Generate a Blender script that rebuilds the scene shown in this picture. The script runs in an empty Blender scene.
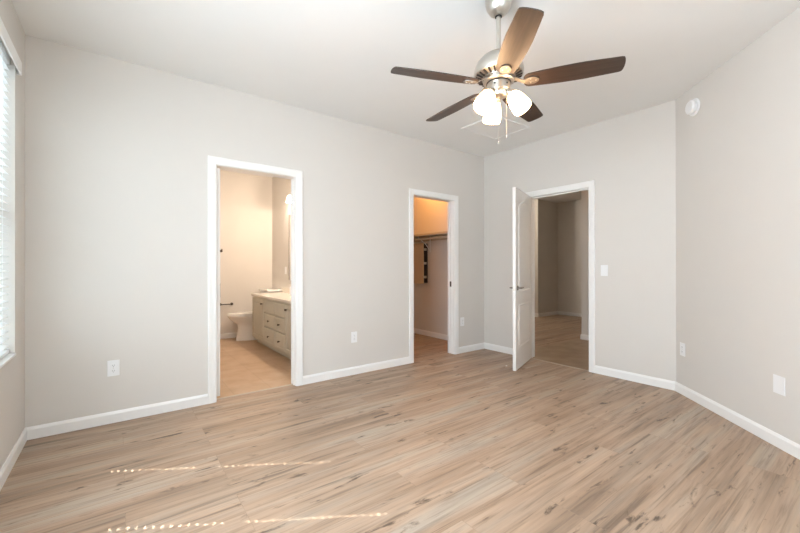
import bpy, bmesh, math, random
from mathutils import Vector, Matrix
PI = math.pi
R = math.radians
random.seed(4)
scn = bpy.context.scene
COL = scn.collection

# ------------------------------------------------------------------ camera
CAM = Vector((-4.1395, -3.4938, 1.1508))
yaw, pitch, roll = R(37.106), R(0.098), R(-0.059)
fw = Vector((math.sin(yaw) * math.cos(pitch), math.cos(yaw) * math.cos(pitch), math.sin(pitch)))
rt = Vector((math.cos(yaw), -math.sin(yaw), 0))
up = rt.cross(fw)
rt2 = rt * math.cos(roll) + up * math.sin(roll)
up2 = up * math.cos(roll) - rt * math.sin(roll)
cd = bpy.data.cameras.new('camera')
cd.sensor_width = 36
cd.lens = 36 * 372.83 / 800
cd.clip_start = 0.02
cam = bpy.data.objects.new('camera', cd)
COL.objects.link(cam)
m = Matrix((rt2, up2, -fw)).transposed().to_4x4()
m.translation = CAM
cam.matrix_world = m
scn.camera = cam

# ------------------------------------------------------------------ world, sun, added window fill, exposure
scn.view_settings.view_transform = 'Standard'
scn.view_settings.look = 'None'
scn.view_settings.gamma = 1
scn.view_settings.exposure = 0.09
scn.view_settings.use_curve_mapping = False
scn.cycles.use_denoising = True
scn.cycles.use_adaptive_sampling = False
scn.cycles.use_light_tree = False
scn.cycles.max_bounces = 14
scn.cycles.diffuse_bounces = 8
scn.cycles.caustics_reflective = False
scn.cycles.caustics_refractive = False

w = bpy.data.worlds.new('sky')
scn.world = w
w.use_nodes = True
bg = w.node_tree.nodes['Background']
bg.inputs['Color'].default_value = (0.82, 0.91, 1.0, 1)
bg.inputs['Strength'].default_value = 4.0

sd = bpy.data.lights.new('sun', 'SUN')
sd.energy = 17
sd.angle = R(0.3)
sd.color = (1.0, 0.95, 0.88)
sun = bpy.data.objects.new('sun', sd)
COL.objects.link(sun)
sun.rotation_euler = Vector((0.70, -0.44, -1.0)).to_track_quat('-Z', 'Y').to_euler()


def area(name, loc, direction, sx, sy, power, color):
    d = bpy.data.lights.new(name, 'AREA')
    d.shape = 'RECTANGLE'
    d.size, d.size_y = sx, sy
    d.energy = power
    d.color = color
    o = bpy.data.objects.new(name, d)
    COL.objects.link(o)
    o.location = loc
    o.rotation_euler = Vector(direction).to_track_quat('-Z', 'Z').to_euler()
    return o


DAY = (0.79, 0.895, 1.0)
# added fill lamps in the panes of two invented windows behind the camera
area('fill_lamp_2', (-4.74, -2.62, 1.50), (1, 0, 0), 1.30, 1.60, 96, DAY)
area('fill_lamp_3', (-3.35, -4.57, 1.50), (0, 1, 0), 1.60, 1.60, 9, DAY)

# ------------------------------------------------------------------ materials


def mat(name, color, rough=0.6, metal=0.0, spec=0.5, bump=None, var=0.0, emit=None, coat=0.0, aniso=0.0):
    """Procedural principled paint: slight noise in the colour and an optional fine bump."""
    mt = bpy.data.materials.new(name)
    mt.use_nodes = True
    nt = mt.node_tree
    b = nt.nodes['Principled BSDF']
    b.inputs['Roughness'].default_value = rough
    b.inputs['Metallic'].default_value = metal
    b.inputs['Specular IOR Level'].default_value = spec
    b.inputs['Coat Weight'].default_value = coat
    b.inputs['Anisotropic'].default_value = aniso
    tc = nt.nodes.new('ShaderNodeTexCoord')
    nz = nt.nodes.new('ShaderNodeTexNoise')
    nz.inputs['Scale'].default_value = 6
    nz.inputs['Detail'].default_value = 3
    nt.links.new(tc.outputs['Object'], nz.inputs['Vector'])
    mx = nt.nodes.new('ShaderNodeMix')
    mx.data_type = 'RGBA'
    c = Vector(color[:3])
    lo, hi = c * (1 - var), c * (1 + var)
    mx.inputs[6].default_value = (*lo, 1)
    mx.inputs[7].default_value = (*hi, 1)
    nt.links.new(nz.outputs['Fac'], mx.inputs[0])
    nt.links.new(mx.outputs[2], b.inputs['Base Color'])
    if bump:
        n2 = nt.nodes.new('ShaderNodeTexNoise')
        n2.inputs['Scale'].default_value = bump[0]
        n2.inputs['Detail'].default_value = 2
        bp = nt.nodes.new('ShaderNodeBump')
        bp.inputs['Strength'].default_value = bump[1]
        bp.inputs['Distance'].default_value = 0.002
        nt.links.new(tc.outputs['Object'], n2.inputs['Vector'])
        nt.links.new(n2.outputs['Fac'], bp.inputs['Height'])
        nt.links.new(bp.outputs['Normal'], b.inputs['Normal'])
    if emit:
        b.inputs['Emission Color'].default_value = (*emit[0], 1)
        b.inputs['Emission Strength'].default_value = emit[1]
    return mt


M_WALL = mat('wall_paint', (0.668, 0.645, 0.612), 0.75, spec=0.25, bump=(220, 0.12), var=0.012)
M_CEIL = mat('ceiling_paint', (0.81, 0.812, 0.80), 0.85, spec=0.15, bump=(160, 0.15), var=0.01)
M_TRIM = mat('trim_enamel', (0.84, 0.84, 0.83), 0.32, spec=0.5, var=0.01)
M_DOOR = mat('door_enamel', (0.80, 0.79, 0.77), 0.38, spec=0.5, var=0.01, bump=(90, 0.08))
M_PLASTIC = mat('white_plastic', (0.82, 0.83, 0.84), 0.35)
M_SLOT = mat('socket_slot', (0.05, 0.05, 0.05), 0.6)
M_SLAT = mat('blind_slat', (0.86, 0.87, 0.87), 0.45)
M_NICKEL = mat('brushed_nickel', (0.62, 0.59, 0.54), 0.30, metal=1.0, var=0.04, aniso=0.4)
M_IRON = mat('satin_nickel_iron', (0.34, 0.31, 0.275), 0.5, metal=1.0, var=0.03)
M_DARKMETAL = mat('dark_bronze', (0.09, 0.07, 0.055), 0.4, metal=0.8)
M_CHAIN = mat('chain_metal', (0.62, 0.60, 0.56), 0.35, metal=1.0)
M_PORCELAIN = mat('porcelain', (0.84, 0.84, 0.83), 0.12, spec=0.6)
M_CABINET = mat('taupe_cabinet_paint', (0.50, 0.485, 0.41), 0.45, var=0.03)
M_COUNTER = mat('cultured_marble', (0.80, 0.76, 0.69), 0.18, var=0.04)
M_SHELF = mat('melamine_shelf', (0.50, 0.43, 0.33), 0.5, var=0.03)
M_CLOSETBOX = mat('beige_panel', (0.55, 0.45, 0.33), 0.5, var=0.03)
M_BLACK = mat('black_gap', (0.025, 0.02, 0.018), 0.7)
M_FRAMEVINYL = mat('vinyl_frame', (0.82, 0.84, 0.86), 0.4)
M_VENT = mat('vent_enamel', (0.74, 0.73, 0.71), 0.6)
M_HANDLE = mat('satin_handle_metal', (0.30, 0.27, 0.24), 0.32, metal=1.0)
M_STRIP = mat('metal_strip', (0.50, 0.44, 0.37), 0.4, metal=0.3)


def glass_mat():
    mt = bpy.data.materials.new('window_glass')
    mt.use_nodes = True
    nt = mt.node_tree
    nt.nodes.clear()
    o = nt.nodes.new('ShaderNodeOutputMaterial')
    t = nt.nodes.new('ShaderNodeBsdfTransparent')
    t.inputs[0].default_value = (0.94, 0.97, 0.96, 1)
    g = nt.nodes.new('ShaderNodeBsdfGlossy')
    g.inputs['Roughness'].default_value = 0.02
    mx = nt.nodes.new('ShaderNodeMixShader')
    mx.inputs[0].default_value = 0.06
    nt.links.new(t.outputs[0], mx.inputs[1])
    nt.links.new(g.outputs[0], mx.inputs[2])
    nt.links.new(mx.outputs[0], o.inputs[0])
    return mt


M_GLASS = glass_mat()
M_MIRROR = mat('mirror_silver', (0.88, 0.89, 0.88), 0.02, metal=1.0)
M_SHADE = mat('frosted_lit_glass', (0.9, 0.87, 0.82), 0.4, emit=((1.0, 0.62, 0.32), 15.0))
M_SHADE_SMALL = mat('frosted_lit_glass_vanity', (0.9, 0.87, 0.82), 0.4, emit=((1.0, 0.84, 0.64), 5.0))
M_GLOBE = mat('lit_globe_amber', (0.9, 0.8, 0.7), 0.4, emit=((1.0, 0.55, 0.22), 8.0))


def laminate():
    mt = bpy.data.materials.new('oak_laminate')
    mt.use_nodes = True
    nt = mt.node_tree
    b = nt.nodes['Principled BSDF']
    N = nt.nodes.new
    L = nt.links.new
    tc = N('ShaderNodeTexCoord')

    def mapped(scale, src=None):
        mp = N('ShaderNodeMapping')
        mp.inputs['Scale'].default_value = scale
        L(src or tc.outputs['Object'], mp.inputs['Vector'])
        return mp.outputs['Vector']

    def ramp(stops, src, interp='LINEAR'):
        r = N('ShaderNodeValToRGB')
        r.color_ramp.interpolation = interp
        el = r.color_ramp.elements
        el[0].position, el[0].color = stops[0][0], (*stops[0][1], 1)
        el[1].position, el[1].color = stops[-1][0], (*stops[-1][1], 1)
        for p, c in stops[1:-1]:
            e = el.new(p)
            e.color = (*c, 1)
        L(src, r.inputs['Fac'])
        return r.outputs['Color']

    def noise(vec, scale, detail, wsrc=None, wmul=1.0, dist=0.0, rough=0.55):
        n = N('ShaderNodeTexNoise')
        n.noise_dimensions = '4D'
        n.inputs['Scale'].default_value = scale
        n.inputs['Detail'].default_value = detail
        n.inputs['Roughness'].default_value = rough
        n.inputs['Distortion'].default_value = dist
        L(vec, n.inputs['Vector'])
        if wsrc:
            ml = N('ShaderNodeMath')
            ml.operation = 'MULTIPLY'
            ml.inputs[1].default_value = wmul
            L(wsrc, ml.inputs[0])
            L(ml.outputs[0], n.inputs['W'])
        return n.outputs['Fac']

    def mix(mode, fac, a, c):
        mx = N('ShaderNodeMix')
        mx.data_type = 'RGBA'
        mx.blend_type = mode
        if isinstance(fac, (int, float)):
            mx.inputs[0].default_value = fac
        else:
            L(fac, mx.inputs[0])
        for sck, v in ((6, a), (7, c)):
            if isinstance(v, tuple):
                mx.inputs[sck].default_value = (*v, 1)
            else:
                L(v, mx.inputs[sck])
        return mx.outputs[2]

    br = N('ShaderNodeTexBrick')
    br.offset = 0.37
    br.offset_frequency = 3
    br.inputs['Color1'].default_value = (0, 0, 0, 1)
    br.inputs['Color2'].default_value = (1, 1, 1, 1)
    br.inputs['Mortar'].default_value = (0.5, 0.5, 0.5, 1)
    br.inputs['Scale'].default_value = 1
    br.inputs['Mortar Size'].default_value = 0.0012
    br.inputs['Mortar Smooth'].default_value = 0.3
    br.inputs['Brick Width'].default_value = 1.22
    br.inputs['Row Height'].default_value = 0.165
    br.inputs['Bias'].default_value = 0
    L(tc.outputs['Object'], br.inputs['Vector'])
    seed = br.outputs['Color']
    # broad tone of each strip
    tone = noise(mapped((0.6, 7.0, 1)), 1.0, 4, seed, 3.0)
    base = ramp([(0.28, (0.23, 0.165, 0.118)), (0.42, (0.35, 0.245, 0.172)), (0.54, (0.42, 0.305, 0.220)), (0.66, (0.42, 0.345, 0.275)), (0.78, (0.38, 0.330, 0.280))], tone)
    # fine grain
    grain = noise(mapped((1.7, 46.0, 1)), 1.0, 8, seed, 13.0, dist=0.9, rough=0.65)
    g2 = ramp([(0.32, (0.55, 0.52, 0.49)), (0.49, (0.96, 0.96, 0.96)), (0.70, (1.18, 1.17, 1.15))], grain)
    c = mix('MULTIPLY', 1.0, base, g2)
    # greyish washed streaks
    grey = noise(mapped((0.9, 13.0, 1)), 1.0, 4, seed, 21.0)
    gm = ramp([(0.52, (0, 0, 0)), (0.72, (0.55, 0.55, 0.55))], grey)
    c = mix('MIX', gm, c, (0.33, 0.285, 0.235))
    # long dark cracks
    cr = noise(mapped((1.1, 24.0, 1)), 1.0, 3, seed, 31.0, dist=0.3)
    cm = ramp([(0.60, (0, 0, 0)), (0.70, (0.75, 0.75, 0.75))], cr)
    c = mix('MIX', cm, c, (0.14, 0.10, 0.07))
    # knots: short dark lens shapes
    kn = noise(mapped((5.0, 21.0, 1)), 1.0, 5, seed, 47.0, dist=0.5, rough=0.6)
    km = ramp([(0.595, (0, 0, 0)), (0.635, (0.35, 0.35, 0.35)), (0.68, (0.9, 0.9, 0.9))], kn)
    c = mix('MIX', km, c, (0.075, 0.05, 0.035))
    # plank to plank value
    pv = ramp([(0.0, (0.96, 0.955, 0.95)), (1.0, (1.04, 1.035, 1.035))], seed)
    c = mix('MULTIPLY', 1.0, c, pv)
    # joints
    jf = ramp([(0.0, (0, 0, 0)), (1.0, (0.30, 0.30, 0.30))], br.outputs['Fac'])
    c = mix('MIX', jf, c, (0.16, 0.11, 0.075))
    L(c, b.inputs['Base Color'])
    rr = ramp([(0.3, (0.42, 0.42, 0.42)), (0.7, (0.55, 0.55, 0.55))], grain)
    L(rr, b.inputs['Roughness'])
    b.inputs['Specular IOR Level'].default_value = 0.45
    bp = N('ShaderNodeBump')
    bp.inputs['Strength'].default_value = 0.12
    bp.inputs['Distance'].default_value = 0.001
    L(grain, bp.inputs['Height'])
    L(bp.outputs['Normal'], b.inputs['Normal'])
    return mt


def vinyl(name, c0, c1, c2):
    """Mottled tan sheet floor with faint square tiles."""
    mt = bpy.data.materials.new(name)
    mt.use_nodes = True
    nt = mt.node_tree
    b = nt.nodes['Principled BSDF']
    N = nt.nodes.new
    L = nt.links.new
    tc = N('ShaderNodeTexCoord')
    n = N('ShaderNodeTexNoise')
    n.inputs['Scale'].default_value = 5
    n.inputs['Detail'].default_value = 7
    L(tc.outputs['Object'], n.inputs['Vector'])
    r = N('ShaderNodeValToRGB')
    el = r.color_ramp.elements
    el[0].position, el[0].color = 0.3, (*c0, 1)
    el[1].position, el[1].color = 0.7, (*c2, 1)
    e = el.new(0.5)
    e.color = (*c1, 1)
    L(n.outputs['Fac'], r.inputs['Fac'])
    br = N('ShaderNodeTexBrick')
    br.offset = 0
    br.inputs['Scale'].default_value = 1
    br.inputs['Brick Width'].default_value = 0.33
    br.inputs['Row Height'].default_value = 0.33
    br.inputs['Mortar Size'].default_value = 0.004
    br.inputs['Color1'].default_value = (1, 1, 1, 1)
    br.inputs['Color2'].default_value = (0.95, 0.95, 0.95, 1)
    br.inputs['Mortar'].default_value = (0.86, 0.85, 0.84, 1)
    L(tc.outputs['Object'], br.inputs['Vector'])
    mx = N('ShaderNodeMix')
    mx.data_type = 'RGBA'
    mx.blend_type = 'MULTIPLY'
    mx.inputs[0].default_value = 1
    L(r.outputs['Color'], mx.inputs[6])
    L(br.outputs['Color'], mx.inputs[7])
    L(mx.outputs[2], b.inputs['Base Color'])
    b.inputs['Roughness'].default_value = 0.38
    return mt


def walnut():
    mt = bpy.data.materials.new('walnut_blade')
    mt.use_nodes = True
    nt = mt.node_tree
    b = nt.nodes['Principled BSDF']
    N = nt.nodes.new
    L = nt.links.new
    tc = N('ShaderNodeTexCoord')
    mp = N('ShaderNodeMapping')
    mp.inputs['Scale'].default_value = (3, 60, 3)
    n = N('ShaderNodeTexNoise')
    n.inputs['Scale'].default_value = 1
    n.inputs['Detail'].default_value = 5
    n.inputs['Distortion'].default_value = 0.5
    r = N('ShaderNodeValToRGB')
    r.color_ramp.elements[0].position = 0.3
    r.color_ramp.elements[0].color = (0.030, 0.019, 0.014, 1)
    r.color_ramp.elements[1].position = 0.72
    r.color_ramp.elements[1].color = (0.058, 0.037, 0.027, 1)
    L(tc.outputs['Object'], mp.inputs['Vector'])
    L(mp.outputs['Vector'], n.inputs['Vector'])
    L(n.outputs['Fac'], r.inputs['Fac'])
    L(r.outputs['Color'], b.inputs['Base Color'])
    b.inputs['Roughness'].default_value = 0.36
    return mt


M_LAM = laminate()
M_VINYL = vinyl('tan_vinyl', (0.42, 0.285, 0.175), (0.48, 0.335, 0.22), (0.52, 0.39, 0.28))
M_HALLTILE = vinyl('tan_hall_tile', (0.27, 0.19, 0.12), (0.32, 0.23, 0.15), (0.37, 0.275, 0.185))
M_WALNUT = walnut()

# ------------------------------------------------------------------ mesh helpers


class MB:
    def __init__(self):
        self.bm = bmesh.new()

    def box(self, x0, x1, y0, y1, z0, z1, bevel=0.0, mtx=None):
        r = bmesh.ops.create_cube(self.bm, size=1)
        vs = r['verts']
        for v in vs:
            v.co = Vector(((x0 + x1) / 2 + v.co.x * (x1 - x0), (y0 + y1) / 2 + v.co.y * (y1 - y0), (z0 + z1) / 2 + v.co.z * (z1 - z0)))
        if bevel:
            es = list({e for v in vs for e in v.link_edges})
            q = bmesh.ops.bevel(self.bm, geom=es, offset=bevel, segments=2, affect='EDGES', profile=0.6)
            vs = list({v for f in q['faces'] for v in f.verts} | {v for v in vs if v.is_valid})
        if mtx:
            for v in vs:
                v.co = mtx @ v.co
        return self

    def prism(self, pts, a0, a1, axis='z', mtx=None):
        """2D outline swept along an axis. axis z: pts=(x,y); x: pts=(y,z); y: pts=(x,z)"""
        def P(p, a):
            if axis == 'z':
                v = Vector((p[0], p[1], a))
            elif axis == 'x':
                v = Vector((a, p[0], p[1]))
            else:
                v = Vector((p[0], a, p[1]))
            return mtx @ v if mtx else v
        A = [self.bm.verts.new(P(p, a0)) for p in pts]
        B = [self.bm.verts.new(P(p, a1)) for p in pts]
        n = len(pts)
        self.bm.faces.new(A)
        self.bm.faces.new(list(reversed(B)))
        for i in range(n):
            self.bm.faces.new((A[i], B[i], B[(i + 1) % n], A[(i + 1) % n]))
        return self

    def lathe(self, prof, seg=32, mtx=None, close=True):
        """prof: (r, z) list around Z"""
        rings = []
        for (r, z) in prof:
            if r < 1e-5:
                v = Vector((0, 0, z))
                rings.append([self.bm.verts.new(mtx @ v if mtx else v)])
            else:
                rg = []
                for i in range(seg):
                    a = 2 * PI * i / seg
                    v = Vector((r * math.cos(a), r * math.sin(a), z))
                    rg.append(self.bm.verts.new(mtx @ v if mtx else v))
                rings.append(rg)
        for A, B in zip(rings[:-1], rings[1:]):
            self._bridge(A, B)
        return self

    def _bridge(self, A, B):
        n = max(len(A), len(B))
        for i in range(n):
            j = (i + 1) % n
            if len(A) == 1 and len(B) == 1:
                continue
            if len(A) == 1:
                self.bm.faces.new((A[0], B[i], B[j]))
            elif len(B) == 1:
                self.bm.faces.new((A[i], B[0], A[j]))
            else:
                self.bm.faces.new((A[i], B[i], B[j], A[j]))

    def loft(self, rings, cap=True):
        RR = [[self.bm.verts.new(p) for p in rg] for rg in rings]
        for A, B in zip(RR[:-1], RR[1:]):
            self._bridge(A, B)
        if cap:
            self.bm.faces.new(list(reversed(RR[0])))
            self.bm.faces.new(RR[-1])
        return self

    def tube(self, pts, rad, seg=10):
        pts = [Vector(p) for p in pts]
        rad = rad if isinstance(rad, (list, tuple)) else [rad] * len(pts)
        rings = []
        prev = None
        for i, p in enumerate(pts):
            a = pts[max(i - 1, 0)]
            b = pts[min(i + 1, len(pts) - 1)]
            t = (b - a).normalized()
            if prev is None:
                ref = Vector((0, 0, 1)) if abs(t.z) < 0.9 else Vector((1, 0, 0))
                u = t.cross(ref).normalized()
            else:
                u = (prev - t * prev.dot(t)).normalized()
            prev = u
            v = t.cross(u)
            rings.append([p + (u * math.cos(2 * PI * k / seg) + v * math.sin(2 * PI * k / seg)) * rad[i] for k in range(seg)])
        return self.loft(rings)

    def build(self, name, material, parent=None, smooth=False, kind=None, label=None, cat=None, group=None, loc=None):
        bmesh.ops.recalc_face_normals(self.bm, faces=self.bm.faces)
        me = bpy.data.meshes.new(name)
        if loc is not None:
            bmesh.ops.translate(self.bm, verts=self.bm.verts, vec=-Vector(loc))
        self.bm.to_mesh(me)
        self.bm.free()
        me.materials.append(material)
        if smooth:
            me.polygons.foreach_set('use_smooth', [True] * len(me.polygons))
            try:
                me.set_sharp_from_angle(angle=R(38))
            except Exception:
                pass
        o = bpy.data.objects.new(name, me)
        COL.objects.link(o)
        if loc is not None:
            o.location = loc
        if parent:
            o.parent = parent
        tag(o, label, cat, group, kind)
        return o


def tag(o, label=None, cat=None, group=None, kind=None):
    if label:
        o['label'] = label
    if cat:
        o['category'] = cat
    if group:
        o['group'] = group
    if kind:
        o['kind'] = kind


def empty(name, loc=(0, 0, 0), rz=0, label=None, cat=None, group=None, kind=None):
    o = bpy.data.objects.new(name, None)
    COL.objects.link(o)
    o.empty_display_size = 0.1
    o.location = loc
    o.rotation_euler = (0, 0, rz)
    tag(o, label, cat, group, kind)
    return o


def copy_tree(o, parent=None):
    c = o.copy()
    COL.objects.link(c)
    if parent:
        c.parent = parent
    for ch in list(o.children):
        copy_tree(ch, c)
    return c


# ------------------------------------------------------------------ dimensions
L_ = 4.635      # left wall inner face at x = -L_
M_ = 2.2761      # corner between right wall and angled wall at y = -M_
H = 2.708
T = 0.12
HD = 2.030       # door opening height
BACK = -4.45     # wall behind the camera
CW = 0.065
D1 = (-3.469, -2.762)
D2 = (-1.296, -0.596)
D3 = (-1.474, -0.718)
YW = (-1.31, -0.30)   # window_1 span in y
ZW = (0.622, 2.41)

# ------------------------------------------------------------------ shell
S = 'structure'
MB().box(-L_ - 0.15, 0.015, -4.6, 0.06, -0.05, 0).box(-1.9, 0.0, 0.06, 2.12, -0.05, 0).build(
    'floor', M_LAM, kind=S, label='rustic oak laminate plank floor of the empty bedroom', cat='floor')
MB().box(0.015, 4.5, -0.46, 3.12, -0.05, 0).box(1.75, 4.5, -2.3, -0.46, -0.05, 0).build(
    'floor_hall', M_LAM, kind=S, label='dim laminate plank floor beyond the open bedroom door', cat='floor')
MB().box(0.015, 1.75, -2.3, -0.46, -0.05, 0).build(
    'floor_entry', M_HALLTILE, kind=S, label='plain tan floor just outside the open bedroom door', cat='floor')
MB().box(-4.12, -2.0, 0.06, 3.14, -0.05, 0).build(
    'floor_bath', M_VINYL, kind=S, label='mottled tan bathroom floor', cat='floor')
MB().box(-L_ - 0.15, 4.5, -4.6, 3.14, H, H + 0.1).build(
    'ceiling', M_CEIL, kind=S, label='smooth white ceiling', cat='ceiling')

# back wall with the two doorways
b = MB()
for x0, x1 in ((-L_ - 0.12, D1[0]), (D1[1], D2[0]), (D2[1], 0.0)):
    b.box(x0, x1, 0, T, 0, H)
for x0, x1 in (D1, D2):
    b.box(x0, x1, 0, T, HD, H)
b.build('wall_back', M_WALL, kind=S, label='greige wall with the bathroom and closet doorways', cat='wall')
# right wall with the doorway to the hall; it carries on as the side wall of the closet
b = MB()
b.box(0, T, D3[1], 3.0, 0, H)
b.box(0, T, -M_, D3[0], 0, H)
b.box(0, T, D3[0], D3[1], HD, H)
b.build('wall_right', M_WALL, kind=S, label='greige wall with the open panelled door', cat='wall')
# angled wall
e = -(BACK) - M_
o_ = T
b = MB()
b.prism([(0, -M_), (-e, -M_ - e), (-e, -M_ - e - T * 1.4142), (T, -M_ - T * 0.4142), (T, -M_)], 0, H)
b.build('wall_angled', M_WALL, kind=S, label='diagonal greige wall with the smoke detector', cat='wall')
# wall behind the camera with added_window_3
wx0, wx1 = -4.15, -2.55
b = MB()
b.box(-L_ - 0.12, wx0, BACK - 0.15, BACK, 0, H).box(wx1, -e, BACK - 0.15, BACK, 0, H)
b.box(wx0, wx1, BACK - 0.15, BACK, 0, 0.7).box(wx0, wx1, BACK - 0.15, BACK, 2.3, H)
b.build('wall_front', M_WALL, kind=S, label='greige wall behind the viewpoint', cat='wall')
# left wall with window_1 and added_window_2
b = MB()
xl0, xl1 = -L_ - 0.15, -L_
y2 = (-3.27, -1.97)
b.box(xl0, xl1, YW[1], 0.0, 0, H).box(xl0, xl1, y2[1], YW[0], 0, H).box(xl0, xl1, BACK, y2[0], 0, H)
b.box(xl0, xl1, YW[0], YW[1], 0, ZW[0]).box(xl0, xl1, YW[0], YW[1], ZW[1], H)
b.box(xl0, xl1, y2[0], y2[1], 0, 0.7).box(xl0, xl1, y2[0], y2[1], 2.3, H)
b.build('wall_left', M_WALL, kind=S, label='greige window wall at the left edge', cat='wall')
# bathroom
MB().box(-4.12, -1.9, 3.02, 3.14, 0, H).build('wall_bath_back', M_WALL, kind=S, label='far wall of the bathroom behind the toilet', cat='wall')
MB().box(-4.12, -4.0, T, 3.02, 0, H).build('wall_bath_left', M_WALL, kind=S, label='left wall of the bathroom', cat='wall')
MB().box(-2.0, -1.9, T, 3.02, 0, H).build('wall_bath_right', M_WALL, kind=S, label='bathroom wall above the vanity', cat='wall')
# closet
MB().box(-1.9, 0, 2.0, 2.12, 0, H).build('wall_closet_back', M_WALL, kind=S, label='far wall of the closet', cat='wall')
# hall
MB().box(1.75, 1.87, -2.2, -0.50, 0, H).build('wall_hall_near', M_WALL, kind=S, label='near hall wall at the right side of the doorway', cat='wall')
b = MB()
b.box(3.55, 4.5, 1.42, 3.0, 0, H).box(4.38, 4.5, -2.2, 1.42, 0, H)
b.build('wall_hall_far', M_WALL, kind=S, label='dim far walls of the hall corner', cat='wall')
MB().box(T, 3.55, 3.0, 3.12, 0, H).build('wall_hall_end', M_WALL, kind=S, label='end wall of the hall', cat='wall')
MB().box(T, 4.5, -2.32, -2.2, 0, H).build('wall_hall_side', M_WALL, kind=S, label='side wall of the hall', cat='wall')

# ------------------------------------------------------------------ baseboards
BH, BT = 0.083, 0.013
PROF = [(0, 0), (BT, 0), (BT, BH - 0.018), (BT * 0.65, BH - 0.008), (BT * 0.35, BH), (0, BH)]


def baseboard(name, runs, label):
    """runs: (p0, p1, ext0, ext1) on the floor; the board stands to the left of p0->p1; ext slides an end for the mitre"""
    b = MB()
    for run in runs:
        (p0, p1) = run[:2]
        e0, e1 = (run[2:] + (0, 0))[:2]
        p0, p1 = Vector((*p0, 0)), Vector((*p1, 0))
        d = (p1 - p0).normalized()
        n = Vector((-d.y, d.x, 0))
        A, B = [], []
        for (t, z) in PROF:
            A.append(b.bm.verts.new(p0 + n * t + Vector((0, 0, z)) + d * e0 * t))
            B.append(b.bm.verts.new(p1 + n * t + Vector((0, 0, z)) - d * e1 * t))
        k = len(PROF)
        b.bm.faces.new(A)
        b.bm.faces.new(list(reversed(B)))
        for i in range(k):
            b.bm.faces.new((A[i], B[i], B[(i + 1) % k], A[(i + 1) % k]))
    return b.build(name, M_TRIM, kind=S, label=label, cat='baseboard')


baseboard('baseboard_left', [((-L_, 0), (-L_, BACK), 1, 1)], 'white baseboard under the window')
baseboard('baseboard_back', [((D1[0] - CW, 0), (-L_, 0), 0, 1), ((D2[0] - CW, 0), (D1[1] + CW, 0)), ((0, 0), (D2[1] + CW, 0), 1, 0)],
          'white baseboard between the bathroom and closet doorways')
q = math.tan(R(22.5))
baseboard('baseboard_right', [((0, D3[1] + CW), (0, 0), 0, 1), ((0, -M_), (0, D3[0] - CW), -q, 0)], 'white baseboard beside the open door')
baseboard('baseboard_angled', [((-e, BACK), (0, -M_), 0, -q)], 'white baseboard along the diagonal wall')
baseboard('baseboard_front', [((-L_, BACK), (-e, BACK), 1, 0)], 'white baseboard behind the viewpoint')
baseboard('baseboard_bath', [((-2.05, 3.02), (-4.0, 3.02), 0, 1), ((-4.0, 3.02), (-4.0, T), 1, 0), ((-2.0, 2.46), (-2.0, 3.02), 0, 1)],
          'white baseboard behind the toilet')
baseboard('baseboard_closet', [((0, T), (0, 2.0), 0, 1), ((0, 2.0), (-1.9, 2.0), 1, 1), ((-1.9, 2.0), (-1.9, T), 1, 0)], 'cream baseboard inside the closet')
baseboard('baseboard_hall', [((1.75, -2.2), (1.75, -0.50), 1, -1), ((1.75, -0.50), (1.87, -0.50), -1, 0), ((3.55, 1.42), (3.55, 3.0), -1, 1),
                             ((4.38, 1.42), (3.55, 1.42), 1, -1), ((4.38, -2.2), (4.38, 1.42), 1, 1),
                             ((T, 3.0), (T, D3[1] + CW), 1, 0)], 'white baseboard around the dim hall')

# ------------------------------------------------------------------ door frames


def frame(name, span, axis, label, zt=HD):
    """casing on the room side, jambs lining the opening, casing on the far side"""
    root = empty(name, (0, 0, 0), label=label, cat='door frame', kind=S)
    s0, s1 = span

    def cas(sgn, face):
        # moulded profile across the casing width: (distance from opening, thickness)
        pr = [(0, 0), (0, 0.009), (0.006, 0.0125), (0.030, 0.0135), (0.050, 0.0165), (0.060, 0.0165), (CW, 0.013), (CW, 0)]
        b = MB()
        rings = []
        path = [((s0), 0, -1, 0), (s0, zt, -1, 1), (s1, zt, 1, 1), (s1, 0, 1, 0)]
        for (s, z, ds, dz) in path:
            rg = []
            for (wd, th) in pr:
                a = s + ds * wd
                zz = z + dz * wd
                t = face + sgn * th
                rg.append(Vector((a, t, zz)) if axis == 'x' else Vector((t, a, zz)))
            rings.append(rg)
        b.loft(rings)
        return b.build('casing', M_TRIM, root)
    cas(-1, 0.0)
    cas(1, T)
    b = MB()
    jt = 0.004
    for lo, hi in ((s0, s0 + jt), (s1 - jt, s1)):
        if axis == 'x':
            b.box(lo, hi, -0.002, T + 0.002, 0, zt)
        else:
            b.box(-0.002, T + 0.002, lo, hi, 0, zt)
    if axis == 'x':
        b.box(s0, s1, -0.002, T + 0.002, zt - jt, zt)
    else:
        b.box(-0.002, T + 0.002, s0, s1, zt - jt, zt)
    b.build('jamb', M_TRIM, root)
    return root


f1 = frame('trim_1', D1, 'x', 'white moulded frame around the bathroom doorway')
f2 = frame('trim_2', D2, 'x', 'white moulded frame around the closet doorway')
f3 = frame('trim_3', D3, 'y', 'white moulded frame around the hall doorway')
# door stops inside the frames
b = MB().box(0.05, 0.062, D3[1] - 0.016, D3[1] - 0.004, 0, HD - 0.004).box(0.05, 0.062, D3[0] + 0.004, D3[0] + 0.016, 0, HD - 0.004)
b.box(0.05, 0.062, D3[0] + 0.016, D3[1] - 0.016, HD - 0.016, HD - 0.004)
b.build('door_stop_strip', M_TRIM, f3)
for f, sp in ((f1, D1), (f2, D2)):
    b = MB()
    for y0 in (0.036, 0.082):
        b.box(sp[1] - 0.012, sp[1] - 0.004, y0, y0 + 0.008, 0, HD - 0.004)
    b.build('pocket_guide', M_TRIM, f)
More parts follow.
